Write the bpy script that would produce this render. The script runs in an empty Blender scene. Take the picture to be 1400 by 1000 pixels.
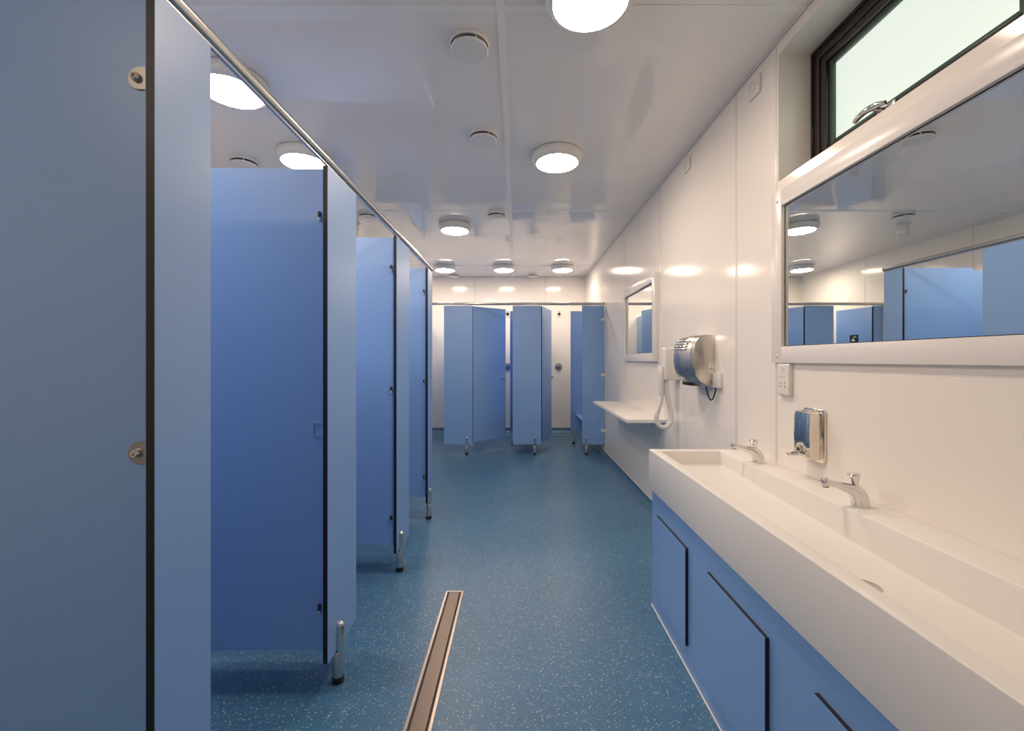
import bpy, bmesh, math
from mathutils import Vector, Matrix

PI = math.pi
sc = bpy.context.scene
col = sc.collection

# ------------------------------------------------------------------ camera
cd = bpy.data.cameras.new('camera')
cam = bpy.data.objects.new('camera', cd)
col.objects.link(cam)
cam.location = (0, 0, 1.25)
cam.rotation_euler = (PI / 2, 0, 0)
cd.sensor_width = 36
cd.sensor_fit = 'HORIZONTAL'
cd.lens = 583 / 1400 * 36
cd.shift_x = -7.5 / 1400
cd.shift_y = -8 / 1400
cd.clip_start = 0.02
sc.camera = cam

# ------------------------------------------------------------------ world / light / exposure
w = bpy.data.worlds.new('world')
sc.world = w
w.use_nodes = True
w.node_tree.nodes['Background'].inputs[0].default_value = (0.75, 0.85, 0.9, 1)
w.node_tree.nodes['Background'].inputs[1].default_value = 0.8
LAMP_STRENGTH = 66.0
LAMP_COLOR = (1.0, 0.80, 0.63)
WINDOW_STRENGTH = 0.93
sc.view_settings.view_transform = 'Standard'
sc.view_settings.look = 'None'
sc.view_settings.exposure = 0.0
sc.view_settings.gamma = 1.0
sc.view_settings.use_curve_mapping = False


# ------------------------------------------------------------------ materials
def srgb(r, g, b):
    f = lambda c: (c / 255 / 12.92) if c / 255 <= 0.04045 else ((c / 255 + 0.055) / 1.055) ** 2.4
    return (f(r), f(g), f(b), 1)


def mat(name, color, rough=0.5, metal=0.0, spec=0.5, noise=0.0, nscale=20, bump=0.0, bscale=30, coat=0.0):
    m = bpy.data.materials.new(name)
    m.use_nodes = True
    nt = m.node_tree
    b = nt.nodes['Principled BSDF']
    b.inputs['Base Color'].default_value = color
    b.inputs['Roughness'].default_value = rough
    b.inputs['Metallic'].default_value = metal
    b.inputs['Specular IOR Level'].default_value = spec
    b.inputs['Coat Weight'].default_value = coat
    if noise or bump:
        tc = nt.nodes.new('ShaderNodeTexCoord')
        geo = nt.nodes.new('ShaderNodeNewGeometry')
    if noise:
        n = nt.nodes.new('ShaderNodeTexNoise')
        n.inputs['Scale'].default_value = nscale
        n.inputs['Detail'].default_value = 4
        nt.links.new(geo.outputs['Position'], n.inputs['Vector'])
        mr = nt.nodes.new('ShaderNodeMapRange')
        mr.inputs[3].default_value = 1 - noise
        mr.inputs[4].default_value = 1 + noise
        nt.links.new(n.outputs['Fac'], mr.inputs[0])
        vm = nt.nodes.new('ShaderNodeVectorMath')
        vm.operation = 'SCALE'
        vm.inputs[0].default_value = color[:3]
        nt.links.new(mr.outputs[0], vm.inputs['Scale'])
        nt.links.new(vm.outputs[0], b.inputs['Base Color'])
    if bump:
        n2 = nt.nodes.new('ShaderNodeTexNoise')
        n2.inputs['Scale'].default_value = bscale
        n2.inputs['Detail'].default_value = 2
        nt.links.new(geo.outputs['Position'], n2.inputs['Vector'])
        bp = nt.nodes.new('ShaderNodeBump')
        bp.inputs['Strength'].default_value = 1.0
        bp.inputs['Distance'].default_value = bump
        nt.links.new(n2.outputs['Fac'], bp.inputs['Height'])
        nt.links.new(bp.outputs[0], b.inputs['Normal'])
    return m


def floor_material():
    m = mat('speckled_vinyl', srgb(66, 108, 142), rough=0.34, spec=0.5)
    nt = m.node_tree
    b = nt.nodes['Principled BSDF']
    geo = nt.nodes.new('ShaderNodeNewGeometry')
    base = nt.nodes.new('ShaderNodeTexNoise')
    base.inputs['Scale'].default_value = 14
    base.inputs['Detail'].default_value = 6
    nt.links.new(geo.outputs['Position'], base.inputs['Vector'])
    cr = nt.nodes.new('ShaderNodeMix')
    cr.data_type = 'RGBA'
    cr.inputs[6].default_value = srgb(58, 106, 142)
    cr.inputs[7].default_value = srgb(74, 122, 156)
    nt.links.new(base.outputs['Fac'], cr.inputs[0])
    prev = cr.outputs[2]
    for scale, thr, amount, c in ((115, 0.77, 0.75, srgb(198, 202, 196)), (180, 0.68, 0.6, srgb(170, 182, 184)), (125, 0.86, 0.55, srgb(30, 66, 98))):
        v = nt.nodes.new('ShaderNodeTexVoronoi')
        v.inputs['Scale'].default_value = scale
        nt.links.new(geo.outputs['Position'], v.inputs['Vector'])
        s = nt.nodes.new('ShaderNodeSeparateColor')
        nt.links.new(v.outputs['Color'], s.inputs[0])
        gt = nt.nodes.new('ShaderNodeMath'); gt.operation = 'GREATER_THAN'
        nt.links.new(s.outputs[0], gt.inputs[0]); gt.inputs[1].default_value = thr
        lt = nt.nodes.new('ShaderNodeMath'); lt.operation = 'LESS_THAN'
        nt.links.new(v.outputs['Distance'], lt.inputs[0]); lt.inputs[1].default_value = 0.30
        mu = nt.nodes.new('ShaderNodeMath'); mu.operation = 'MULTIPLY'
        nt.links.new(gt.outputs[0], mu.inputs[0]); nt.links.new(lt.outputs[0], mu.inputs[1])
        mu2 = nt.nodes.new('ShaderNodeMath'); mu2.operation = 'MULTIPLY'
        nt.links.new(mu.outputs[0], mu2.inputs[0]); mu2.inputs[1].default_value = amount
        mx = nt.nodes.new('ShaderNodeMix'); mx.data_type = 'RGBA'
        nt.links.new(mu2.outputs[0], mx.inputs[0])
        nt.links.new(prev, mx.inputs[6]); mx.inputs[7].default_value = c
        prev = mx.outputs[2]
    nt.links.new(prev, b.inputs['Base Color'])
    n2 = nt.nodes.new('ShaderNodeTexNoise'); n2.inputs['Scale'].default_value = 260
    nt.links.new(geo.outputs['Position'], n2.inputs['Vector'])
    bp = nt.nodes.new('ShaderNodeBump'); bp.inputs['Distance'].default_value = 0.0006
    bp.inputs['Strength'].default_value = 0.6
    nt.links.new(n2.outputs['Fac'], bp.inputs['Height'])
    nt.links.new(bp.outputs[0], b.inputs['Normal'])
    return m


def emit(name, color, strength):
    m = bpy.data.materials.new(name)
    m.use_nodes = True
    b = m.node_tree.nodes['Principled BSDF']
    b.inputs['Base Color'].default_value = (0.8, 0.8, 0.8, 1)
    b.inputs['Emission Color'].default_value = (*color, 1)
    b.inputs['Emission Strength'].default_value = strength
    b.inputs['Roughness'].default_value = 0.35
    return m


M = {}
M['floor'] = floor_material()
M['wall'] = mat('white_wall_cladding', (0.87, 0.83, 0.775, 1), rough=0.12, spec=0.38, bump=0.0012, bscale=2.2)
M['ceiling'] = mat('white_ceiling_cladding', (0.94, 0.90, 0.87, 1), rough=0.06, spec=0.7, bump=0.007, bscale=2.4)
M['ceiling_joint'] = mat('bright_pvc_joint', (0.95, 0.93, 0.90, 1), rough=0.3)
M['joint'] = mat('white_pvc_joint', (0.74, 0.72, 0.69, 1), rough=0.25)
M['blue'] = mat('blue_laminate', (.215, .405, .78, 1), rough=0.42, spec=0.95, noise=0.03, nscale=60, coat=.45)
M['blue'].node_tree.nodes['Principled BSDF'].inputs['Coat Roughness'].default_value = .42
M['core'] = mat('black_compact_core', (0.008, 0.007, 0.007, 1), rough=0.45)
M['black'] = mat('black_plastic', (0.012, 0.012, 0.013, 1), rough=0.4)
M['chrome'] = mat('polished_chrome', (0.74, 0.73, 0.72, 1), rough=0.06, metal=1)
M['steel'] = mat('brushed_steel', (0.62, 0.58, 0.54, 1), rough=0.28, metal=1, bump=0.00006, bscale=400)
M['alu'] = mat('satin_aluminium', (0.66, 0.65, 0.63, 1), rough=0.24, metal=1)
M['bracket'] = mat('satin_bracket_metal', (0.36, 0.34, 0.32, 1), rough=0.36, metal=0.8)
M['polish'] = mat('polished_steel', (0.80, 0.74, 0.66, 1), rough=0.08, metal=1)
M['white_plastic'] = mat('white_plastic', (0.80, 0.78, 0.74, 1), rough=0.25)
M['rim'] = mat('white_lamp_housing', (0.84, 0.82, 0.79, 1), rough=0.22)
M['solid'] = mat('white_solid_surface', (0.85, 0.83, 0.80, 1), rough=0.3, noise=0.01, nscale=40)
M['frame'] = mat('white_gloss_frame', (0.80, 0.77, 0.75, 1), rough=0.24, spec=.4, bump=0.00008, bscale=30)
M['mirror'] = mat('mirror_glass', (0.80, 0.83, 0.80, 1), rough=0.0, metal=1)
M['dark_frame'] = mat('dark_window_frame', srgb(36, 30, 28), rough=0.3, spec=0.6)
M['gasket'] = mat('green_glass_edge', srgb(70, 92, 84), rough=0.2)
M['lens'] = emit('opal_lamp_lens', LAMP_COLOR, LAMP_STRENGTH)
M['pane'] = emit('daylit_frosted_glass', (0.82, 0.90, 0.80), WINDOW_STRENGTH)
M['pane'].node_tree.nodes['Principled BSDF'].inputs['Base Color'].default_value = (0.1, 0.12, 0.1, 1)
M['grey'] = mat('grey_print', srgb(120, 115, 112), rough=0.5)
M['label'] = mat('white_label', (0.82, 0.80, 0.78, 1), rough=0.5)
M['dark_gap'] = mat('dark_gap', (0.02, 0.018, 0.016, 1), rough=0.6)
M['valve_blue'] = mat('valve_dark_steel', srgb(150, 160, 170), rough=0.35, metal=0.7)
M['drain_edge'] = mat('drain_edge_steel', (0.40, 0.34, 0.29, 1), rough=0.3, metal=1)
M['drain'] = mat('floor_drain_steel', (0.19, 0.155, 0.13, 1), rough=0.36, metal=1, bump=0.00005, bscale=300)


# ------------------------------------------------------------------ mesh helpers
class MB:
    """collects shapes into one bmesh, several material slots"""
    def __init__(s):
        s.bm = bmesh.new()
        s.mats = []

    def _mi(s, m):
        if m not in s.mats:
            s.mats.append(m)
        return s.mats.index(m)

    def _merge(s, b2, m, smooth=False, mtx=None):
        i = s._mi(m)
        if mtx is not None:
            bmesh.ops.transform(b2, matrix=mtx, verts=b2.verts)
        for f in b2.faces:
            f.material_index = i
            f.smooth = smooth
        me = bpy.data.meshes.new('t')
        b2.to_mesh(me)
        b2.free()
        n0 = len(s.bm.faces)
        s.bm.from_mesh(me)
        bpy.data.meshes.remove(me)
        s.bm.faces.ensure_lookup_table()
        for f in s.bm.faces[n0:]:
            f.material_index = i
            f.smooth = smooth

    def box(s, x0, x1, y0, y1, z0, z1, m='wall', bev=0.0, seg=2, mtx=None, smooth=False):
        b = bmesh.new()
        bmesh.ops.create_cube(b, size=1)
        for v in b.verts:
            v.co = Vector(((x0 + x1) / 2 + v.co.x * (x1 - x0), (y0 + y1) / 2 + v.co.y * (y1 - y0), (z0 + z1) / 2 + v.co.z * (z1 - z0)))
        if bev:
            bmesh.ops.bevel(b, geom=list(b.edges), offset=bev, segments=seg, affect='EDGES', profile=0.5)
        s._merge(b, m, smooth or bool(bev and seg > 2), mtx)
        return s

    def lathe(s, prof, m, n=48, mtx=None, cap=True, smooth=True):
        """prof = [(r, z)...] about z"""
        b = bmesh.new()
        rings = []
        for r, z in prof:
            rings.append([b.verts.new((max(r, 1e-5) * math.cos(2 * PI * k / n), max(r, 1e-5) * math.sin(2 * PI * k / n), z)) for k in range(n)])
        for a, c in zip(rings, rings[1:]):
            for k in range(n):
                b.faces.new((a[k], a[(k + 1) % n], c[(k + 1) % n], c[k]))
        if cap:
            b.faces.new(rings[0][::-1])
            b.faces.new(rings[-1])
        bmesh.ops.recalc_face_normals(b, faces=b.faces)
        s._merge(b, m, smooth, mtx)
        return s

    def tube(s, pts, rad, m, n=20, mtx=None, flat=1.0, up=(0, 0, 1)):
        """swept tube through pts; rad number or list"""
        b = bmesh.new()
        pts = [Vector(p) for p in pts]
        if not isinstance(rad, (list, tuple)):
            rad = [rad] * len(pts)
        rings = []
        prev = None
        for i, p in enumerate(pts):
            t = (pts[min(i + 1, len(pts) - 1)] - pts[max(i - 1, 0)]).normalized()
            if prev is None:
                u = Vector(up)
                if abs(u.dot(t)) > 0.95:
                    u = Vector((1, 0, 0)) if abs(t.x) < 0.9 else Vector((0, 1, 0))
            else:
                u = prev
            u = (u - t * u.dot(t)).normalized()
            prev = u
            v = t.cross(u)
            rings.append([b.verts.new(p + (u * math.cos(2 * PI * k / n) + v * flat * math.sin(2 * PI * k / n)) * rad[i]) for k in range(n)])
        for a, c in zip(rings, rings[1:]):
            for k in range(n):
                b.faces.new((a[k], a[(k + 1) % n], c[(k + 1) % n], c[k]))
        b.faces.new(rings[0][::-1])
        b.faces.new(rings[-1])
        bmesh.ops.recalc_face_normals(b, faces=b.faces)
        s._merge(b, m, True, mtx)
        return s

    def prism(s, poly, h0, h1, m, axis='z', mtx=None, bev=0.0, seg=2, smooth=False):
        """extrude 2-D polygon. axis z: (x,y); axis y: (x,z); axis x: (y,z)"""
        b = bmesh.new()
        def co(p, h):
            return {'z': (p[0], p[1], h), 'y': (p[0], h, p[1]), 'x': (h, p[0], p[1])}[axis]
        lo = [b.verts.new(co(p, h0)) for p in poly]
        hi = [b.verts.new(co(p, h1)) for p in poly]
        n = len(poly)
        for k in range(n):
            b.faces.new((lo[k], lo[(k + 1) % n], hi[(k + 1) % n], hi[k]))
        b.faces.new(lo[::-1]); b.faces.new(hi)
        bmesh.ops.recalc_face_normals(b, faces=b.faces)
        if bev:
            bmesh.ops.bevel(b, geom=list(b.edges), offset=bev, segments=seg, affect='EDGES', profile=0.5)
        s._merge(b, m, smooth, mtx)
        return s

    def loft(s, rings, m, mtx=None, smooth=True):
        b = bmesh.new()
        rr = [[b.verts.new(p) for p in r] for r in rings]
        n = len(rr[0])
        for a, c in zip(rr, rr[1:]):
            for k in range(n):
                b.faces.new((a[k], a[(k + 1) % n], c[(k + 1) % n], c[k]))
        b.faces.new(rr[0][::-1]); b.faces.new(rr[-1])
        bmesh.ops.recalc_face_normals(b, faces=b.faces)
        s._merge(b, m, smooth, mtx)
        return s

    def build(s, name, parent=None, loc=(0, 0, 0), rz=0, sharp=35):
        me = bpy.data.meshes.new(name)
        s.bm.to_mesh(me)
        s.bm.free()
        for m in s.mats:
            me.materials.append(M[m])
        try:
            me.set_sharp_from_angle(angle=math.radians(sharp))
        except Exception:
            pass
        o = bpy.data.objects.new(name, me)
        col.objects.link(o)
        o.location = loc
        o.rotation_euler = (0, 0, rz)
        if parent:
            o.parent = parent
        return o


def tag(o, label, cat, group=None, kind=None):
    o['label'] = label
    o['category'] = cat
    if group:
        o['group'] = group
    if kind:
        o['kind'] = kind
    return o


def empty(name, label, cat, loc=(0, 0, 0), rz=0, group=None):
    o = bpy.data.objects.new(name, None)
    o.empty_display_size = 0.05
    col.objects.link(o)
    o.location = loc
    o.rotation_euler = (0, 0, rz)
    return tag(o, label, cat, group)


def struct(o):
    o['kind'] = 'structure'
    return o


def copy_tree(o, parent=None):
    c = o.copy()
    col.objects.link(c)
    c.parent = parent
    for ch in list(o.children):
        copy_tree(ch, c)
    return c


def RX(a): return Matrix.Rotation(a, 4, 'X')
def RY(a): return Matrix.Rotation(a, 4, 'Y')
def RZ(a): return Matrix.Rotation(a, 4, 'Z')
def T(x, y, z): return Matrix.Translation((x, y, z))


# ------------------------------------------------------------------ the room
XR, XL, YB, YF, H = 1.147, -2.52, 7.23, -1.6, 2.654
WS0 = 1.035      # near edge of the opening sash
W0, W1, WZ0, WZ1 = .93, 1.874, 2.032, 2.592      # window opening
struct(MB().box(XL - .2, XR + .2, YF - .2, YB + .2, -.1, 0, 'floor').build('floor'))
struct(MB().box(XL - .2, XR + .2, YF - .2, YB + .2, H, H + .1, 'ceiling').build('ceiling'))
struct(MB().box(XL - .2, XL, YF - .2, YB + .2, 0, H, 'wall').build('wall_left'))
struct(MB().box(XL, XR, YB, YB + .2, 0, H, 'wall').build('wall_back'))
struct(MB().box(XL, XR, YF - .2, YF, 0, H, 'wall').build('wall_front'))
b = MB()
b.box(XR, XR + .2, YF - .2, YB + .2, 0, WZ0, 'wall')
b.box(XR, XR + .2, YF - .2, YB + .2, WZ1, H, 'wall')
b.box(XR, XR + .2, YF - .2, W0, WZ0, WZ1, 'wall')
b.box(XR, XR + .2, W1, YB + .2, WZ0, WZ1, 'wall')
struct(b.build('wall_right'))


def cove(name, a, fixed, side, h):
    """coved vinyl skirting with light cap strip; a=(u0,u1) along run"""
    r = h - .012
    prof = [(0, 0)]
    for k in range(9):
        t = k / 8 * PI / 2
        prof.append((r - r * math.sin(t), r - r * math.cos(t)) if False else (r * (1 - math.sin(t)) + .004, r * (1 - math.cos(t))))
    prof += [(.004, h - .004), (0, h - .004)]
    cap = [(0, h - .004), (.007, h - .004), (.005, h + .004), (0, h + .004)]
    b = MB()
    for poly, m in ((prof, 'floor'), (cap, 'joint')):
        if side == 'right':
            b.prism([(fixed - p, q) for p, q in poly], a[0], a[1], m, 'y')
        elif side == 'left':
            b.prism([(fixed + p, q) for p, q in poly], a[0], a[1], m, 'y')
        else:
            b.prism([(fixed - p, q) for p, q in poly], a[0], a[1], m, 'x')
    return struct(b.build(name))


cove('baseboard_right', (2.18, YB), XR, 'right', .055)
cove('baseboard_left', (YF, YB), XL, 'left', .09)
cove('baseboard_back', (XL, XR), YB, 'back', .10)

# joint strips (PVC profiles) of the cladding
tn = [0]
def trim(b):
    tn[0] += 1
    return struct(b.build('trim_%d' % tn[0]))

for y in (2.235, 3.42, 4.56, 5.74):
    trim(MB().box(XR - .0015, XR + .001, y - .011, y + .011, .06, H - .002, 'joint', bev=.0006, seg=1))
trim(MB().box(XR - .0015, XR + .001, 1.884, 1.896, .80, H - .002, 'joint', bev=.0006, seg=1))
for x in (-1.92, -.72, .477):
    trim(MB().box(x - .010, x + .010, YB - .0015, YB + .001, .10, H - .002, 'joint', bev=.0006, seg=1))
for y in (.9, 2.1, 3.3, 4.5, 5.9):
    trim(MB().box(XL - .001, XL + .0015, y - .010, y + .010, .10, H - .002, 'joint', bev=.0006, seg=1))
for y in (1.70, 4.02, 6.37):
    trim(MB().box(XL + .002, XR - .002, y - .016, y + .016, H - .003, H + .001, 'ceiling_joint', bev=.001, seg=1))
trim(MB().box(-.085, -.053, YF + .002, YB - .002, H - .004, H + .001, 'ceiling_joint', bev=.001, seg=1))
# corner beads round the ceiling
trim(MB().box(XR - .010, XR - .0005, YF, YB, H - .010, H - .0005, 'joint', bev=.003, seg=1))
trim(MB().box(XL + .011, XR - .011, YB - .010, YB - .0005, H - .010, H - .0005, 'joint', bev=.003, seg=1))

# window
win = struct(bpy.data.objects.new('window_1', None)); col.objects.link(win)
FX = 1.293
b = MB()
def ring(b, x0, x1, ya, yb, za, zb, t, m, bev=.002):
    b.box(x0, x1, ya, ya + t, za, zb, m, bev=bev)
    b.box(x0, x1, yb - t, yb, za, zb, m, bev=bev)
    b.box(x0, x1, ya + t, yb - t, za, za + t, m, bev=bev)
    b.box(x0, x1, ya + t, yb - t, zb - t, zb, m, bev=bev)
ring(b, FX, FX + .05, W0, W1, WZ0, WZ1, .058, 'dark_frame')
ring(b, FX - .006, FX + .02, W0, W1, WZ0, WZ1, .012, 'dark_frame')
b.box(FX, FX + .05, W0 + .05, WS0, WZ0 + .05, WZ1 - .05, 'dark_frame', bev=.002)
b.build('window_frame', win)
b = MB()
ring(b, FX - .012, FX + .035, WS0 - .002, W1 - .052, WZ0 + .052, WZ1 - .052, .05, 'dark_frame', bev=.004)
ring(b, FX - .018, FX - .010, WS0 + .006, W1 - .060, WZ0 + .060, WZ1 - .060, .010, 'dark_frame', bev=.002)
sash = b.build('sash', win)
b = MB()
ring(b, FX + .004, FX + .02, WS0 + .046, W1 - .10, WZ0 + .10, WZ1 - .10, .022, 'gasket', bev=.002)
b.build('glazing_bead', sash)
MB().box(FX + .016, FX + .024, WS0 + .046, W1 - .10, WZ0 + .10, WZ1 - .10, 'pane').build('pane', win)
b = MB()
yc = 1.26
b.prism([(yc + .16 * math.cos(t) * (1 if True else 0) if False else yc + (.17 if math.cos(t) > 0 else -.17) + .008 * math.cos(t), 2.562 + .008 * math.sin(t)) for t in [k / 16 * 2 * PI for k in range(16)]], FX - .009, FX - .004, 'black', 'x')
b.build('trickle_vent', win)
b = MB()
hz, hy = 2.118, 1.475
b.box(FX - .022, FX - .012, hy - .035, hy + .035, hz - .014, hz + .014, 'steel', bev=.004, seg=2)
b.lathe([(.013, 0), (.013, .02), (.010, .03), (.009, .045)], 'chrome', 24, T(FX - .014, hy, hz) @ RY(-PI / 2))
b.tube([(FX - .05, hy - .035, hz + .002), (FX - .058, hy - .015, hz + .006), (FX - .06, hy + .01, hz + .010), (FX - .058, hy + .04, hz + .014), (FX - .05, hy + .08, hz + .016), (FX - .043, hy + .105, hz + .012)],
       [.006, .010, .011, .009, .0085, .006], 'chrome', 20, flat=1.3)
b.build('window_handle', win)

# ------------------------------------------------------------------ ceiling lamps
def make_lamp(label):
    r = empty('ceiling_light', label, 'light', group='round ceiling lamps')
    b = MB()
    b.lathe([(.145, 0), (.165, -.004), (.171, -.014), (.172, -.030), (.168, -.048), (.158, -.060), (.1405, -.066), (.1405, -.058)], 'rim', 64, cap=False)
    b.lathe([(.1405, -.058), (.001, -.058)], 'rim', 64, cap=False)
    b.build('lamp_housing', r)
    MB().lathe([(.139, -.059), (.139, -.067), (.125, -.072), (.09, -.077), (.04, -.080), (0, -.081)], 'lens', 64, cap=False).build('lamp_lens', r)
    return r


lamps = [
    (.273, 1.60, 'large round white ceiling lamp cut off by the top edge of the photo'),
    (.270, 2.91, 'round white ceiling lamp right of the long ceiling joint, beyond the largest vents'),
    (-.651, 4.44, 'round white ceiling lamp left of the long joint, in front of the row of three'),
    (-1.09, 6.40, 'left one of the three farthest ceiling lamps, beside the end of the toilet rail'),
    (-.203, 6.40, 'middle one of the three ceiling lamps in front of the shower cubicles'),
    (.675, 6.40, 'right one of the three ceiling lamps in front of the shower cubicles'),
    (-1.434, 2.136, 'ceiling lamp above the nearest open toilet cubicle, half hidden by the narrow panel'),
    (-1.455, 2.907, 'ceiling lamp above the top edge of the nearest open blue door'),
    (-1.98, 6.40, 'ceiling lamp seen only in the big mirror, leftmost of the back row'),
    (-1.44, 1.30, 'ceiling lamp inside the first toilet cubicle, hidden behind the large left side panel'),
    (-1.55, -.70, 'unseen ceiling lamp added behind the camera to light the large left side panel'),  # added fill lamp out of view, brightens the left side panel
]
lp = None
for x, y, lab in lamps:
    if lp is None:
        lp = make_lamp(lab); o = lp
    else:
        o = copy_tree(lp)
    o['label'] = lab
    o.location = (x, y, H)

# ------------------------------------------------------------------ ceiling vents
def make_vent(label):
    r = empty('ceiling_vent', label, 'vent', group='round ceiling vents')
    b = MB()
    b.lathe([(.070, 0), (.088, -.001), (.0885, -.010), (.084, -.014), (.074, -.014), (.070, -.004)], 'rim', 48, cap=False)
    b.lathe([(.083, -.0155), (.075, -.013), (.001, -.013)], 'dark_gap', 48, cap=False)
    for k in range(3):
        a = k * 2 * PI / 3 + PI / 2
        b.box(-.003, .003, .066, .076, -.026, -.012, 'rim', mtx=RZ(a))
    b.build('collar', r)
    MB().lathe([(0, -.024), (.076, -.024), (.083, -.027), (.0845, -.032), (.079, -.037), (0, -.040)], 'rim', 48, cap=False).build('valve_disc', r)
    return r


vents = [
    (-.213, 1.894, 'largest round white vent disc on the ceiling, left of the long joint'),
    (-.213, 2.67, 'second round white vent disc on the ceiling, beyond the largest vent'),
    (-.20, 4.11, 'small round ceiling vent between the lamp left of the joint and the long joint'),
    (.25, 7.05, 'tiny ceiling vent near the far wall between the middle and right lamps'),
    (-1.05, 7.05, 'tiny ceiling vent near the far wall behind the left lamp of the row'),
    (-1.93, 3.01, 'round ceiling vent just above the top edge of the nearest blue door'),
    (-1.449, 4.13, 'round ceiling vent seen above the second open blue door, beside the rail'),
]
vp = None
for x, y, lab in vents:
    if vp is None:
        vp = make_vent(lab); o = vp
    else:
        o = copy_tree(vp)
    o['label'] = lab
    o.location = (x, y, H)

# smoke detector (seen in the big mirror)
r = empty('smoke_detector', 'white smoke detector hanging from the ceiling over the toilets, seen in the big mirror', 'detector', (-1.69, 4.40, H))
MB().lathe([(.062, 0), (.062, -.010), (.052, -.016), (0, -.016)], 'white_plastic', 40, cap=False).build('base', r)
b = MB().lathe([(.05, -.016), (.050, -.07), (.044, -.075), (.044, -.085), (.050, -.09), (.047, -.115), (.03, -.128), (0, -.13)], 'white_plastic', 40, cap=False)
for k in range(8):
    b.box(.0435, .0465, -.012, .012, -.112, -.098, 'dark_gap', mtx=RZ(k * PI / 4))
b.build('detector_head', r)

# ------------------------------------------------------------------ cubicle panels
TH = .019


def panel_mb(w, z0, z1, y0=0.0):
    """blue faces, black core edges; front face at y0, back at y0+TH, x 0..w"""
    b = MB()
    b.box(0, w, y0, y0 + .0012, z0, z1, 'blue')
    b.box(0, w, y0 + TH - .0012, y0 + TH, z0, z1, 'blue')
    b.box(.0003, w - .0003, y0 + .0012, y0 + TH - .0012, z0 + .0003, z1 - .0003, 'core')
    return b


def add_leg(parent, lx):
    """chrome support foot whose upper half laps the front of the panel"""
    b = MB()
    n = 14
    up = [( -.017 + 0, 0)] 
    poly = [(.017 * math.cos(t), -.003 - .017 * math.sin(t)) for t in [k / n * PI for k in range(n + 1)]]
    b.prism([(lx + p, q * 1.2 + .002) for p, q in poly], .122, .222, 'chrome', 'z')
    # rounded top of the lapping part
    rings = []
    for j in range(6):
        t = j / 5 * PI / 2
        s_ = math.cos(t) if j < 5 else .05
        rings.append([(lx + p * s_, -.001 + (q * 1.2 + .003) * s_, .222 + .013 * math.sin(t)) for p, q in poly])
    b.loft(rings, 'chrome')
    leg = b.build('support_leg', parent)
    MB().lathe([(.0205, .026), (.021, .03), (.021, .118), (.018, .124)], 'alu', 32, T(lx, -.003 + .006, 0)).build('sleeve', leg)
    MB().lathe([(.022, 0), (.022, .024), (.019, .027)], 'black', 32, T(lx, -.003 + .006, 0)).build('foot', leg)
    return leg


def screw(b, mtx, r=.006, h=.004, m='chrome'):
    b.lathe([(r, 0), (r, h * .6), (r * .7, h), (r * .35, h), (r * .3, h * .4), (0, h * .4)], m, 16, mtx)


def cubicle_pilaster(label, loc, rz, w, lx=None, holes=(), z0=.134, z1=1.961):
    r = empty('cubicle_pilaster', label, 'panel', loc, rz, 'narrow blue cubicle front panels')
    panel_mb(w, z0, z1).build('panel', r)
    if lx is not None:
        add_leg(r, lx)
    for hx, hz in holes:
        b = MB(); screw(b, T(hx, .0005, hz) @ RX(PI / 2), .006, .003, 'dark_gap'); b.build('bolt', r)
    return r


# toilets on the left: fronts face +X (rz 90), near edge at y
FXL = -.694
cubicle_pilaster('narrow blue front panel at the left, meeting the big left side panel', (FXL, .8166, 0), PI / 2, .148)
cubicle_pilaster('narrow blue front panel between the first and second open toilet doors', (FXL, 1.56, 0), PI / 2, .275, .096)
cubicle_pilaster('narrow blue front panel between the second and third open toilet doors', (FXL, 2.45, 0), PI / 2, .284, .075)
cubicle_pilaster('last narrow blue front panel of the toilet row, under the rail end', (FXL, 3.305, 0), PI / 2, .165, .045)

# side panel at the left foreground
r = empty('side_panel', 'very large blue side panel filling the left edge of the photo', 'panel', (XL, .838, 0))
panel_mb(FXL - TH - .001 - XL, .134, 2.02).build('panel', r)
for z in (1.802, 1.067, .33):
    b = MB()
    x1 = FXL - TH - .001 - XL
    c = x1 - .027
    poly = [(x1 + .0005, z - .0225), (x1 + .0005, z + .0225)] + [(c - .0225 * math.sin(t) * 1.0, z + .0225 * math.cos(t)) for t in [k / 12 * PI for k in range(13)]]
    b.prism(poly, -.003, .0002, 'bracket', 'y', bev=.0006, seg=1)
    br = b.build('bracket', r)
    b = MB()
    b.lathe([(.0085, 0), (.0085, .006), (.006, .009), (.0035, .009), (.003, .004), (0, .004)], 'polish', 24, T(c - .004, -.003, z) @ RX(PI / 2))
    b.build('screw', br)

# partitions between the toilets (parallel to the side panel)
for y, lab in ((1.765, 'blue partition behind the first open toilet door, top edge near the lamps'),
               (2.62, 'blue partition behind the second open toilet door'),
               (3.43, 'blue end partition of the toilet row, facing the shower cubicles')):
    r = empty('cubicle_partition', lab, 'panel', (XL + .0, y, 0))
    panel_mb(FXL - TH - .001 - XL, .15, 1.965).build('panel', r)


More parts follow.
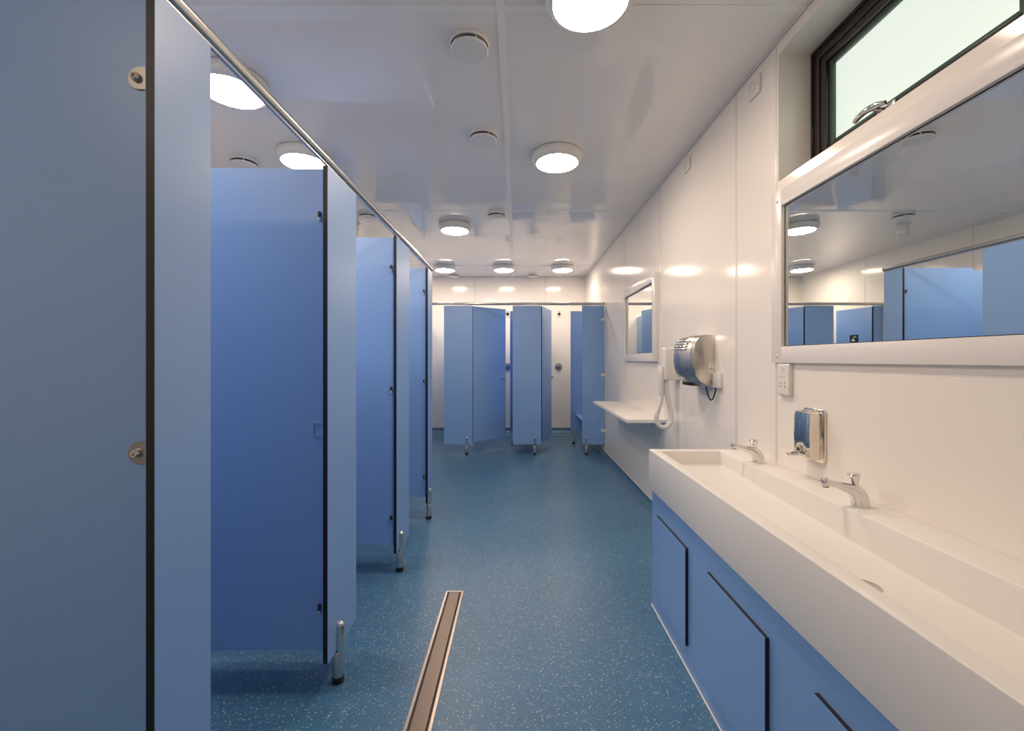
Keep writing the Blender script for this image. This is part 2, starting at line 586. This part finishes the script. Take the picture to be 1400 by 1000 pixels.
def cubicle_door(label, loc, rz, w, side, z0=.18, z1=1.955, knob=None, hinges=(), latch=None, sign=None):
    """hinge at local origin; side=+1 door runs to +x, -1 to -x; exterior faces -y"""
    r = empty('cubicle_door', label, 'door', loc, rz, 'blue cubicle doors')
    b = panel_mb(w, z0, z1)
    if side < 0:
        bmesh.ops.translate(b.bm, vec=(-w, 0, 0), verts=b.bm.verts)
    b.build('door_panel', r)
    for z in hinges:
        b = MB()
        b.lathe([(.006, 0), (.006, .020), (.004, .023)], 'black', 20, T(side * .010, -.008, z - .018))
        b.lathe([(.0062, .004), (.0062, .018)], 'chrome', 20, T(side * .010, -.008, z - .036))
        b.build('hinge', r)
    if knob is not None:
        b = MB()
        for s_ in (1, -1):
            mt = T(side * (w - .05), 0 if s_ > 0 else TH, knob) @ RX(PI / 2 * s_)
            b.lathe([(.020, 0), (.021, .003), (.014, .006), (.013, .016), (.021, .022), (.022, .032), (.016, .038), (0, .039)], 'chrome', 28, mt, cap=False)
        b.build('door_knob', r)
    if latch is not None:
        b = MB()
        xa = side * .005 if side > 0 else -.036
        x0, x1 = -.036, -.012
        for q in (-.026, .022):
            b.box(x0, x1 + .012, -.004, .0, latch + q, latch + q + .004, 'alu')
        b.box(x0, x0 + .003, -.004, 0, latch - .022, latch + .022, 'alu')
        b.build('keep_plate', r)
    if sign is not None:
        cx, cz = side * sign[0], sign[1]
        b = MB()
        b.box(cx - .06, cx + .06, -.0025, 0, cz - .09, cz + .09, 'black', bev=.001, seg=1)
        # shower pictogram: hose arc, head and drops
        b.tube([(cx - .032, -.003, cz + .052), (cx - .030, -.003, cz + .062), (cx - .010, -.003, cz + .064), (cx + .006, -.003, cz + .055), (cx + .010, -.003, cz + .030)], .0045, 'label', 8)
        b.prism([(cx - .018, cz + .006), (cx - .010, cz + .024), (cx + .004, cz + .032), (cx + .018, cz + .030), (cx + .032, cz + .018), (cx + .038, cz + .006)], -.0045, -.0025, 'label', 'y')
        for i in range(3):
            for j in range(3):
                xx = cx - .012 + i * .02 + (i - 1) * j * .004
                zz = cz - .008 - j * .022
                b.box(xx - .002, xx + .002, -.0045, -.0025, zz - .012, zz, 'label')
        b.build('shower_sign', r)
    return r


hx = FXL - TH - .005
cubicle_door('nearest open blue toilet door, the tallest one, with a small metal keep plate', (hx, 1.575, 0), math.radians(1), .565, -1, hinges=(1.79, .347), latch=.993)
cubicle_door('second open blue toilet door, between the two narrow panels with feet', (hx, 2.462, 0), math.radians(0), .585, -1, hinges=(1.79, 1.09, .347))
cubicle_door('third and farthest open blue toilet door, just under the rail end', (hx, 3.318, 0), 0, .54, -1, hinges=(1.79, 1.09, .347), z1=1.965)


def head_rail(name, label, p0, p1):
    """aluminium head rail: round tube over a slot channel"""
    d = Vector(p1) - Vector(p0)
    L = d.length
    r = empty(name, label, 'rail', p0, math.atan2(d.y, d.x))
    b = MB()
    b.tube([(0, 0, 0), (L, 0, 0)], .0165, 'alu', 32)
    b.build('tube', r)
    b = MB()
    b.box(.002, L - .002, -.005, .005, -.0215, -.010, 'alu', bev=.001, seg=1)
    b.build('channel', r)
    b = MB()
    b.lathe([(.0175, 0), (.0175, .006), (.015, .008), (0, .008)], 'black', 32, T(L, 0, 0) @ RY(PI / 2), cap=False)
    b.build('end_cap', r)
    return r


head_rail('head_rail', 'long tubular metal rail along the top of the toilet cubicles at the left', (FXL - .009, .80, 1.985), (FXL - .009, 3.47, 1.985))

# ------------------------------------------------------------------ showers at the far end, fronts face -Y
YS = 5.61
cubicle_pilaster('blue shower front panel against the left wall, seen in the big mirror', (XL + .004, YS, 0), 0, -2.40 - XL - .004)
cubicle_pilaster('blue shower front panel left of the rail end, seen in the big mirror', (-1.871, YS, 0), 0, .375, .29)
cubicle_pilaster('left blue shower front panel facing the camera, beside the toilet row', (-.967, YS, 0), 0, .375, .298, holes=((.118, .415), (.215, .415)))
cubicle_pilaster('middle blue shower front panel facing the camera', (-.063, YS, 0), 0, .376, .29, holes=((.098, .415), (.233, .415)))
rp = cubicle_pilaster('right blue shower front panel, fixed with brackets to the right wall', (.852, YS, 0), 0, XR - .852 - .006, .054, holes=((.09, .415), (.225, .415)))
for z in (1.78, 1.05, .316):
    b = MB()
    w_ = XR - .852
    b.prism([(w_ - .045, z - .018), (w_ - .001, z - .018), (w_ - .001, z + .018), (w_ - .045, z + .018), (w_ - .052, z)], -.003, 0, 'white_plastic', 'y', bev=.0008, seg=1)
    b.box(w_ - .004, w_ - .0005, -.045, 0, z - .018, z + .018, 'white_plastic')
    screw(b, T(w_ - .034, -.003, z) @ RX(PI / 2), .005, .003)
    b.build('bracket', rp)

head_rail('head_rail', 'straight metal rail along the top of the shower cubicles at the far end', (XL + .002, YS + .009, 1.988), (XR - .012, YS + .009, 1.988))

cubicle_door('open shower door with shower sign, seen in the big mirror', (-2.392, YS + .022, 0), math.radians(78), .50, 1, z0=.165, z1=1.95, knob=1.0, sign=(.24, 1.50))
cubicle_door('open shower door hidden behind the rail end, partly seen in the big mirror', (-1.488, YS + .022, 0), math.radians(62), .52, 1, z0=.165, z1=1.95, knob=1.0)
cubicle_door('half open shower door right of the left shower panel', (-.587, YS + .022, 0), math.radians(38), .535, 1, z0=.165, z1=1.955, knob=1.0)
cubicle_door('wide open narrow looking shower door right of the middle shower panel', (.326, YS + .022, 0), math.radians(72), .53, 1, z0=.165, z1=1.955, knob=1.0)

for x, lab in ((-1.563, 'blue shower partition at the far left behind the shower row'),
               (-.660, 'blue shower partition behind the left shower panel'),
               (.250, 'blue shower partition behind the middle shower panel')):
    r = empty('shower_partition', lab, 'panel', (x, YS + TH + .002, 0), PI / 2)
    panel_mb(YB - .012 - (YS + TH + .002), .165, 1.965).build('panel', r)

for x0, x1, lab in ((-.11, .228, 'dark blue shower divider left of the middle shower panel'),
                    (.79, XR - .006, 'blue shower divider left of the right shower panel')):
    r = empty('shower_divider', lab, 'panel', (x0, 6.33, 0))
    panel_mb(x1 - x0, .165, 1.972).build('panel', r)
    add_leg(r, .045)
for x0, x1, lab in ((-.05, .226, 'small blue bench seat behind the middle shower panel'),
                    (.862, XR - .006, 'small blue bench seat beside the right shower divider')):
    r = empty('shower_bench', lab, 'bench', (x0, 5.632, 0))
    MB().box(0, x1 - x0, .002, .692, .425, .444, 'blue', bev=.003, seg=1).build('seat', r)
    for yy in (.12, .58):
        MB().box(.03, x1 - x0 - .01, yy, yy + .02, .395, .425, 'alu').build('seat_bracket', r)

for x, lab1, lab2 in ((-.165, 'chrome shower head on the far wall, seen in the slit beside the half open door', 'round shower valve on the far wall, seen in the slit beside the half open door'),
                      (.700, 'chrome shower head on the white wall right of the open door', 'round shower valve on the white wall right of the open door')):
    r = empty('wall_shower', lab1, 'shower head', (x, YB, 2.045))
    b = MB()
    b.lathe([(.026, 0), (.026, .012), (.015, .018), (.013, .03)], 'chrome', 28, RX(PI / 2))
    b.build('wall_plate', r)
    b = MB()
    b.lathe([(.012, 0), (.018, .012), (.026, .035), (.026, .045)], 'chrome', 28, T(0, -.026, -.004) @ RX(PI / 2 + .6))
    b.lathe([(.022, 0), (.022, .002)], 'dark_gap', 28, T(0, -.026, -.004) @ RX(PI / 2 + .6) @ T(0, 0, .045))
    b.build('spray_nozzle', r)
    r = empty('shower_valve', lab2, 'valve', (x - .005, YB, 1.13))
    b = MB().lathe([(.060, 0), (.060, .006), (.055, .012), (.03, .014)], 'valve_blue', 40, RX(PI / 2))
    b.build('wall_plate', r)
    b = MB().lathe([(.028, 0), (.027, .03), (.02, .036), (0, .036)], 'valve_blue', 32, T(0, -.012, 0) @ RX(PI / 2))
    b.lathe([(.012, 0), (.012, .004)], 'core', 20, T(0, -.047, 0) @ RX(PI / 2))
    b.build('push_button', r)

for x0, x1, lab in ((-1.53, -.672, 'thin shower floor channel left of the left shower panel'),
                    (-.63, .24, 'thin shower floor channel behind the half open door and middle panel'),
                    (.28, 1.08, 'bright thin shower floor channel right of the wide open door')):
    r = empty('shower_channel', lab, 'drain', (x0, 7.085, 0), group='shower floor channels')
    MB().box(0, x1 - x0, 0, .05, .0, .004, 'steel', bev=.001, seg=1).build('grate', r)
    MB().box(-.003, x1 - x0 + .003, -.008, 0, .0, .006, 'white_plastic').build('edge_strip', r)

# ------------------------------------------------------------------ floor drain in the aisle
r = empty('floor_drain', 'long brushed steel drain channel in the blue floor of the aisle', 'drain', (-.386, 1.0, 0))
b = MB()
L = 2.288 - 1.0
Wd = .097
b.box(0, .013, 0, L, -.0005, .003, 'drain_edge', bev=.001, seg=1)
b.box(Wd - .013, Wd, 0, L, -.0005, .003, 'drain_edge', bev=.001, seg=1)
b.box(.0, Wd, L, L + .013, -.0005, .003, 'drain_edge', bev=.001, seg=1)
b.box(.0, Wd, -.012, 0, -.0005, .003, 'drain_edge', bev=.001, seg=1)
b.build('frame', r)
MB().box(.013, Wd - .013, 0, L, .0002, .0007, 'dark_gap').build('channel', r)
MB().box(.0212, Wd - .0212, .004, L - .003, .0006, .0028, 'drain', bev=.0006, seg=1).build('cover_plate', r)

# ------------------------------------------------------------------ vanity
Y0V, Y1V = -.45, 2.175
XP = .687
r = empty('vanity_unit', 'blue panelled vanity unit with black edged doors under the white trough', 'cabinet', (XP, Y0V, 0))
b = MB()
LV = Y1V - Y0V
b.box(0, .0012, 0, LV, .002, .5935, 'blue')
b.box(.0012, .016, 0, LV, .002, .5935, 'core')
b.build('front_panel', r)
b = MB()
b.box(.016, XR - XP - .065, LV - .018, LV - .0012, .002, .5935, 'core')
b.box(.016, XR - XP - .065, LV - .0012, LV, .002, .5935, 'blue')
b.box(XR - XP - .065, XR - XP - .001, LV - .018, LV, .062, .5935, 'blue')
b.build('end_panel', r)
MB().box(-.006, 0, 0, LV + .006, .0, .005, 'white_plastic', bev=.0015, seg=1).build('sealant_strip', r)
for ya, yb in ((1.715, 2.080), (1.163, 1.526), (.611, .973), (.06, .42)):
    b = MB()
    ya -= Y0V; yb -= Y0V
    b.box(-.013, -.0118, ya, yb, .098, .490, 'blue')
    b.box(-.0118, 0, ya + .0003, yb - .0003, .0983, .4897, 'core')
    b.build('access_door', r)

# trough (solid surface)
r = empty('wash_trough', 'long white wash trough running along the right wall with two taps', 'sink', (0, 0, 0))
XF, Y1T, Y0T, ZT, ZB = .672, 2.185, -.48, .792, .594
xi0, xi1 = XF + .046, 1.016
yi1, yi0 = Y1T - .049, Y0T + .05
zf1, zf0 = .724, .688
wall_x = XR - .0005
bm = bmesh.new()
def V(x, y, z): return bm.verts.new((x, y, z))
o_ = [V(XF, Y0T, ZT), V(wall_x, Y0T, ZT), V(wall_x, Y1T, ZT), V(XF, Y1T, ZT)]
u_ = [V(XF, Y0T, ZB), V(wall_x, Y0T, ZB), V(wall_x, Y1T, ZB), V(XF, Y1T, ZB)]
i_ = [V(xi0, yi0, ZT), V(xi1, yi0, ZT), V(xi1, yi1, ZT), V(xi0, yi1, ZT)]
f_ = [V(xi0, yi0, zf0), V(xi1, yi0, zf0), V(xi1, yi1, zf1), V(xi0, yi1, zf1)]
# floor mid break so that it falls to the waste at y=1.058
m_ = [V(xi1, 1.058, zf0), V(xi0, 1.058, zf0)]
for k in range(4):
    bm.faces.new((o_[k], o_[(k + 1) % 4], i_[(k + 1) % 4], i_[k]))
    bm.faces.new((u_[k], u_[(k + 1) % 4], o_[(k + 1) % 4], o_[k]))
bm.faces.new(u_[::-1])
bm.faces.new((i_[0], i_[1], f_[1], f_[0]))
bm.faces.new((i_[2], i_[3], f_[3], f_[2]))
bm.faces.new((i_[1], i_[2], f_[2], m_[0], f_[1]))
bm.faces.new((i_[3], i_[0], f_[0], m_[1], f_[3]))
bm.faces.new((f_[0], f_[1], m_[0], m_[1]))
bm.faces.new((m_[1], m_[0], f_[2], f_[3]))
bmesh.ops.recalc_face_normals(bm, faces=bm.faces)
ed = [e for e in bm.edges if not (all(v in (m_[0], m_[1]) for v in e.verts))]
bmesh.ops.bevel(bm, geom=ed, offset=.0035, segments=3, affect='EDGES', profile=.5)
b = MB()
b._merge(bm, 'solid', True)
b.build('basin', r, sharp=50)
b = MB()
b.lathe([(.036, -.004), (.036, .0005), (.033, .0022), (.012, .001), (0, .001)], 'steel', 40, T(.861, 1.058, zf0), cap=False)
b.build('waste', r)


def make_tap(label, y):
    r = empty('tap', label, 'tap', (1.069, y, ZT), group='push taps on the trough ledge')
    b = MB()
    b.tube([(.004, 0, .0002), (.004, 0, .010), (.002, 0, .025), (-.006, 0, .040), (-.018, 0, .050), (-.034, 0, .056), (-.055, 0, .062), (-.080, 0, .069), (-.100, 0, .0745)],
           [.0250, .0248, .0242, .0228, .0195, .0152, .0122, .0100, .0088], 'chrome', 28, flat=.95)
    b.build('spout', r)
    b = MB()
    b.lathe([(.0105, 0), (.0115, .003), (.0115, .018), (.0095, .021), (0, .022)], 'chrome', 24, T(-.104, 0, .064) @ RY(-.15), cap=False)
    b.lathe([(.009, -.004), (.010, .0)], 'core', 24, T(-.104, 0, .064) @ RY(-.15))
    b.build('aerator', r)
    b = MB()
    mt = T(-.008, 0, .052) @ RY(-.18)
    b.lathe([(.0150, 0), (.0150, .006), (.009, .010), (.0085, .016), (.0115, .028), (.0165, .042), (.0175, .047), (.0155, .050), (.006, .051), (0, .051)], 'chrome', 32, mt, cap=False)
    b.build('push_knob', r)
    return r


make_tap('nearer chrome push tap on the trough, right of the soap dispenser', 1.335)
make_tap('farther chrome push tap on the trough, left of the soap dispenser', 1.90)

# ------------------------------------------------------------------ mirrors
def wall_mirror(label, y0, y1, z0, z1, t, bw, gx, screws):
    r = empty('wall_mirror', label, 'mirror', (XR, y0, z0))
    L, Hh = y1 - y0, z1 - z0
    b = MB()
    b.box(-t, -.0005, 0, bw, 0, Hh, 'frame', bev=.0015)
    b.box(-t, -.0005, L - bw, L, 0, Hh, 'frame', bev=.0015)
    b.box(-t, -.0005, bw, L - bw, 0, bw, 'frame', bev=.0015)
    b.box(-t, -.0005, bw, L - bw, Hh - bw, Hh, 'frame', bev=.0015)
    b.build('frame', r)
    MB().box(-gx, -.0005, bw, L - bw, bw, Hh - bw, 'mirror').build('glass', r)
    e = .003
    b = MB()
    for (a0, a1, c0, c1) in ((bw, L - bw, bw, bw + e), (bw, L - bw, Hh - bw - e, Hh - bw), (L - bw - e, L - bw, bw, Hh - bw), (bw, bw + e, bw, Hh - bw)):
        b.box(-gx - .0008, -gx + .0003, a0, a1, c0, c1, 'black')
    b.build('glass_edge', r)
    for y, z in screws:
        b = MB()
        b.lathe([(.007, 0), (.0068, .002), (.004, .0045), (0, .005)], 'white_plastic', 20, T(-t, y, z) @ RY(-PI / 2), cap=False)
        b.build('screw_cap', r)
    return r


wall_mirror('large wide wall mirror in a white frame above the wash trough', -.02, 1.895, 1.236, 1.980, .019, .070, .003,
            ((1.895 + .02 - .045, .030), (1.895 + .02 - .045, .744 - .045)))
wall_mirror('small wall mirror in a thick white frame above the shelf', 3.465, 4.52, 1.236, 1.965, .033, .070, .010,
            ((.06, .03), (1.0, .03), (.06, .70), (.45, .70)))

# shelf
r = empty('shelf', 'white shelf on the right wall under the small mirror', 'shelf', (XR, 3.30, .786))
MB().box(-.301, -.0005, 0, 1.47, -.028, 0, 'solid', bev=.002).build('board', r)
for yy in (.25, 1.2):
    b = MB()
    b.prism([(-.20, -.028), (-.0005, -.028), (-.0005, -.15), (-.012, -.15), (-.012, -.045), (-.20, -.034)], yy, yy + .02, 'white_plastic', 'y')
    b.build('shelf_bracket', r)

# ------------------------------------------------------------------ soap dispenser
r = empty('soap_dispenser', 'polished steel soap dispenser on the wall between the two taps', 'dispenser', (XR, 1.64, .862))
b = MB()
b.prism([(-.056 + .014 - .014 * math.cos(0) , 0)] and [(cy + .013 * math.cos(a), cz + .013 * math.sin(a)) for cy, cz, a0 in ((.043, .188, 0), (-.047, .188, PI / 2), (-.047, .013, PI), (.043, .013, 3 * PI / 2)) for a in [a0 + k * PI / 12 for k in range(7)]], -.010, -.0005, 'polish', 'x', bev=.003, seg=2)
b.build('back_plate', r)
# body: domed front with concave shaping
rings = []
ny = 16
def body_ring(z, ins, fr):
    pts = []
    hw = .046 - ins
    pts.append((-.009, -hw, z)); 
    for k in range(ny + 1):
        t = -1 + 2 * k / ny
        yy = hw * t
        xx = -fr + .008 * (abs(t) ** 4)
        pts.append((xx, yy, z))
    pts.append((-.009, hw, z))
    return pts
for z, ins, fr in ((.010, .006, .050), (.013, .001, .058), (.030, 0, .061), (.10, 0, .064), (.17, 0, .061), (.186, .001, .058), (.190, .006, .050)):
    rings.append(body_ring(z, ins, fr))
b = MB(); b.loft(rings, 'polish'); b.build('tank', r, sharp=50)
b = MB()
b.lathe([(.019, 0), (.019, .003), (.015, .006), (0, .007)], 'chrome', 28, T(-.032, 0, .189), cap=False)
b.build('filler_cap', r)
b = MB()
b.lathe([(.013, 0), (.013, .006), (.009, .008), (.008, .004), (0, .004)], 'chrome', 24, T(-.0605, 0, .045) @ RY(-PI / 2), cap=False)
b.lathe([(.0055, 0), (.0055, .0012)], 'core', 16, T(-.0655, 0, .045) @ RY(-PI / 2))
b.tube([(-.060, 0, .026), (-.085, 0, .026), (-.092, 0, .026)], [.007, .007, .0085], 'chrome', 20)
b.tube([(-.092, 0, .026), (-.104, 0, .025), (-.116, 0, .023)], [.0085, .005, .009], 'chrome', 20)
b.tube([(-.070, -.024, .028), (-.070, .024, .028)], .0055, 'chrome', 16)
b.build('push_lever', r)
b = MB().box(-.0655, -.0645, -.018, .012, .148, .151, 'grey')
b.build('name_strip', r)

# ------------------------------------------------------------------ shaver socket
r = empty('shaver_socket', 'white shaver socket on the wall under the left corner of the big mirror', 'socket', (XR, 1.772, 1.093))
b = MB()
b.prism([(-.0005, 0), (-.016, .005), (-.020, .012), (-.020, .134), (-.016, .140), (-.0005, .140)], 0, .080, 'white_plastic', 'y', bev=.0015, seg=2)
b.build('casing', r)
for yy in (.024, .052):
    for zz in (.040, .055):
        MB().box(-.0206, -.0195, yy, yy + .0045, zz, zz + .006, 'dark_gap').build('socket_hole', r)
MB().box(-.0204, -.0195, .022, .058, .082, .0835, 'grey').build('printed_line', r)
MB().box(-.0204, -.0195, .028, .050, .098, .0992, 'grey').build('printed_line', r)
for a0 in (.030, .042):
    b = MB()
    b.box(-.0204, -.0195, a0, a0 + .008, .110, .1112, 'grey')
    b.box(-.0204, -.0195, a0, a0 + .008, .121, .1222, 'grey')
    b.box(-.0204, -.0195, a0, a0 + .0012, .110, .1222, 'grey')
    b.build('printed_symbol', r)

# ------------------------------------------------------------------ switch plates near the ceiling
for y, w_, lab in ((2.052, .092, 'white switch plate high on the wall, near the window'),
                   (2.865, .090, 'white switch plate high on the wall, farther from the window')):
    r = empty('switch_plate', lab, 'switch', (XR, y, 2.516), group='isolator plates under the ceiling')
    MB().box(-.010, -.0005, -w_ / 2, w_ / 2, 0, .086, 'white_plastic', bev=.002).build('plate', r)
    b = MB()
    b.box(-.013, -.0095, -.012, .012, .030, .056, 'white_plastic', bev=.001, seg=1)
    b.build('rocker', r)
    for yy, zz in ((-.034, .043), (.034, .043)):
        MB().lathe([(.003, 0), (.003, .0006)], 'dark_gap', 12, T(-.010, yy, zz) @ RY(-PI / 2)).build('screw', r)
    for yy, zz in ((-.004, .064), (.012, .068), (-.006, .016)):
        MB().box(-.0106, -.0095, yy, yy + .006, zz, zz + .003, 'grey').build('printed_line', r)

# ------------------------------------------------------------------ hand dryer
r = empty('hand_dryer', 'brushed steel hand dryer with ribbed front on the right wall', 'dryer', (XR, 2.475, 1.088))
prof = [(0, .308), (.040, .309), (.073, .304), (.100, .290), (.117, .264), (.128, .230), (.134, .185), (.134, .145), (.128, .105), (.113, .064), (.088, .032), (.060, .014), (.030, .006), (0, .004)]
def dr(y, sx, sz, add):
    cz = .155
    out = []
    for p, q in prof:
        out.append((-(.0005 + p * sx + (add if p > 0.05 else add * p / .05)), y, cz + (q - cz) * sz))
    return out
WD = .25
rings = [dr(0, .96, .965, 0), dr(.004, .985, .985, .0), dr(.010, 1, 1, .0), dr(.026, 1, 1, .004), dr(.040, 1, .995, .022), dr(.056, 1, .985, .036), dr(.09, 1, .98, .042),
         dr(.125, 1, .98, .044), dr(WD - .09, 1, .98, .042), dr(WD - .056, 1, .985, .036), dr(WD - .040, 1, .995, .022), dr(WD - .026, 1, 1, .004), dr(WD - .010, 1, 1, 0), dr(WD - .004, .985, .985, 0), dr(WD, .96, .965, 0)]
b = MB(); b.loft(rings, 'steel'); b.build('cover', r, sharp=60)
for k, (p, q) in enumerate(((.159, .272), (.167, .256), (.1725, .240), (.176, .224))):
    b = MB()
    b.tube([(-p + .026, .040, q), (-p + .008, .056, q), (-p + .001, .080, q), (-p, .125, q), (-p + .001, WD - .08, q), (-p + .008, WD - .056, q), (-p + .026, WD - .040, q)], .0055, 'chrome', 12)
    b.build('louvre', r)
b = MB()
b.box(-.115, -.05, .06, WD - .05, .006, .045, 'black', bev=.004)
b.build('air_outlet', r)
b = MB()
b.box(-.036, -.003, -.0012, .004, .085, .142, 'label')
b.box(-.022, -.016, -.0018, -.001, .126, .133, 'dark_gap')
for k, (a0, a1, zz) in enumerate(((-.032, -.020, .112), (-.032, -.010, .106), (-.030, -.022, .096), (-.016, -.010, .096), (-.008, -.005, .092))):
    b.box(a0, a1, -.0018, -.001, zz, zz + .003, 'grey')
b.box(-.026, -.003, -.0012, .004, .052, .080, 'label')
b.box(-.021, -.009, -.0018, -.001, .058, .074, 'core')
b.box(-.018, -.012, -.0024, -.0016, .062, .070, 'label')
b.build('rating_label', r)
MB().box(-.030, -.002, -.001, .004, .022, .046, 'steel', bev=.001, seg=1).build('cable_gland', r)

r = empty('fused_spur', 'white switch box on the wall touching the right side of the hand dryer', 'switch', (XR, 2.425, 1.09))
MB().box(-.020, -.0005, -.043, .043, 0, .086, 'white_plastic', bev=.002).build('casing', r)
b = MB()
b.lathe([(.003, 0), (.003, .0006)], 'dark_gap', 12, T(-.020, -.02, .045) @ RY(-PI / 2))
b.build('screw', r)
b = MB()
pts = []
P0, P1 = Vector((-.048, .060, 0.002)), Vector((-.015, .005, .002))
for k in range(17):
    t = k / 16
    p = P0.lerp(P1, t)
    pts.append((p.x, p.y, p.z - .075 * math.sin(PI * t) ** .8 - .0))
b.tube(pts, .0042, 'black', 12)
o = b.build('power_cable', r)
o['label'] = 'black looped power cable'

# ------------------------------------------------------------------ hair dryer with hose
r = empty('hair_dryer', 'white wall hair dryer with looped hose, between hand dryer and small mirror', 'dryer', (XR, 3.00, 1.103))
b = MB()
b.box(-.110, -.0005, 0, .09, 0, .232, 'white_plastic', bev=.010, seg=4)
b.build('casing', r)
b = MB()
b.lathe([(.016, -.118), (.018, -.112), (.019, .04), (.021, .095), (.017, .102), (0, .102)], 'white_plastic', 28, T(-.124, .035, 0), cap=False)
b.build('handle', r)
b = MB()
ctrl = [(-.124, .035, -.115), (-.130, .032, -.150), (-.150, .030, -.215), (-.160, .030, -.265), (-.150, .030, -.310), (-.118, .030, -.335), (-.080, .030, -.325), (-.056, .030, -.290), (-.055, .035, -.230), (-.070, .040, -.150), (-.085, .045, -.070), (-.088, .045, .002)]
def catmull(P, n=6):
    P = [Vector(p) for p in P]
    Q = [P[0] * 2 - P[1]] + P + [P[-1] * 2 - P[-2]]
    out = []
    for i in range(1, len(Q) - 2):
        for k in range(n):
            t = k / n
            a, b_, c, d = Q[i - 1], Q[i], Q[i + 1], Q[i + 2]
            out.append(.5 * ((2 * b_) + (c - a) * t + (2 * a - 5 * b_ + 4 * c - d) * t * t + (3 * b_ - a - 3 * c + d) * t ** 3))
    out.append(P[-1])
    return out
cp = catmull(ctrl, 10)
b.tube(cp, [.0165 + (.0012 if k % 2 else 0) for k in range(len(cp))], 'white_plastic', 20, up=(0, 1, 0))
b.build('hose', r)
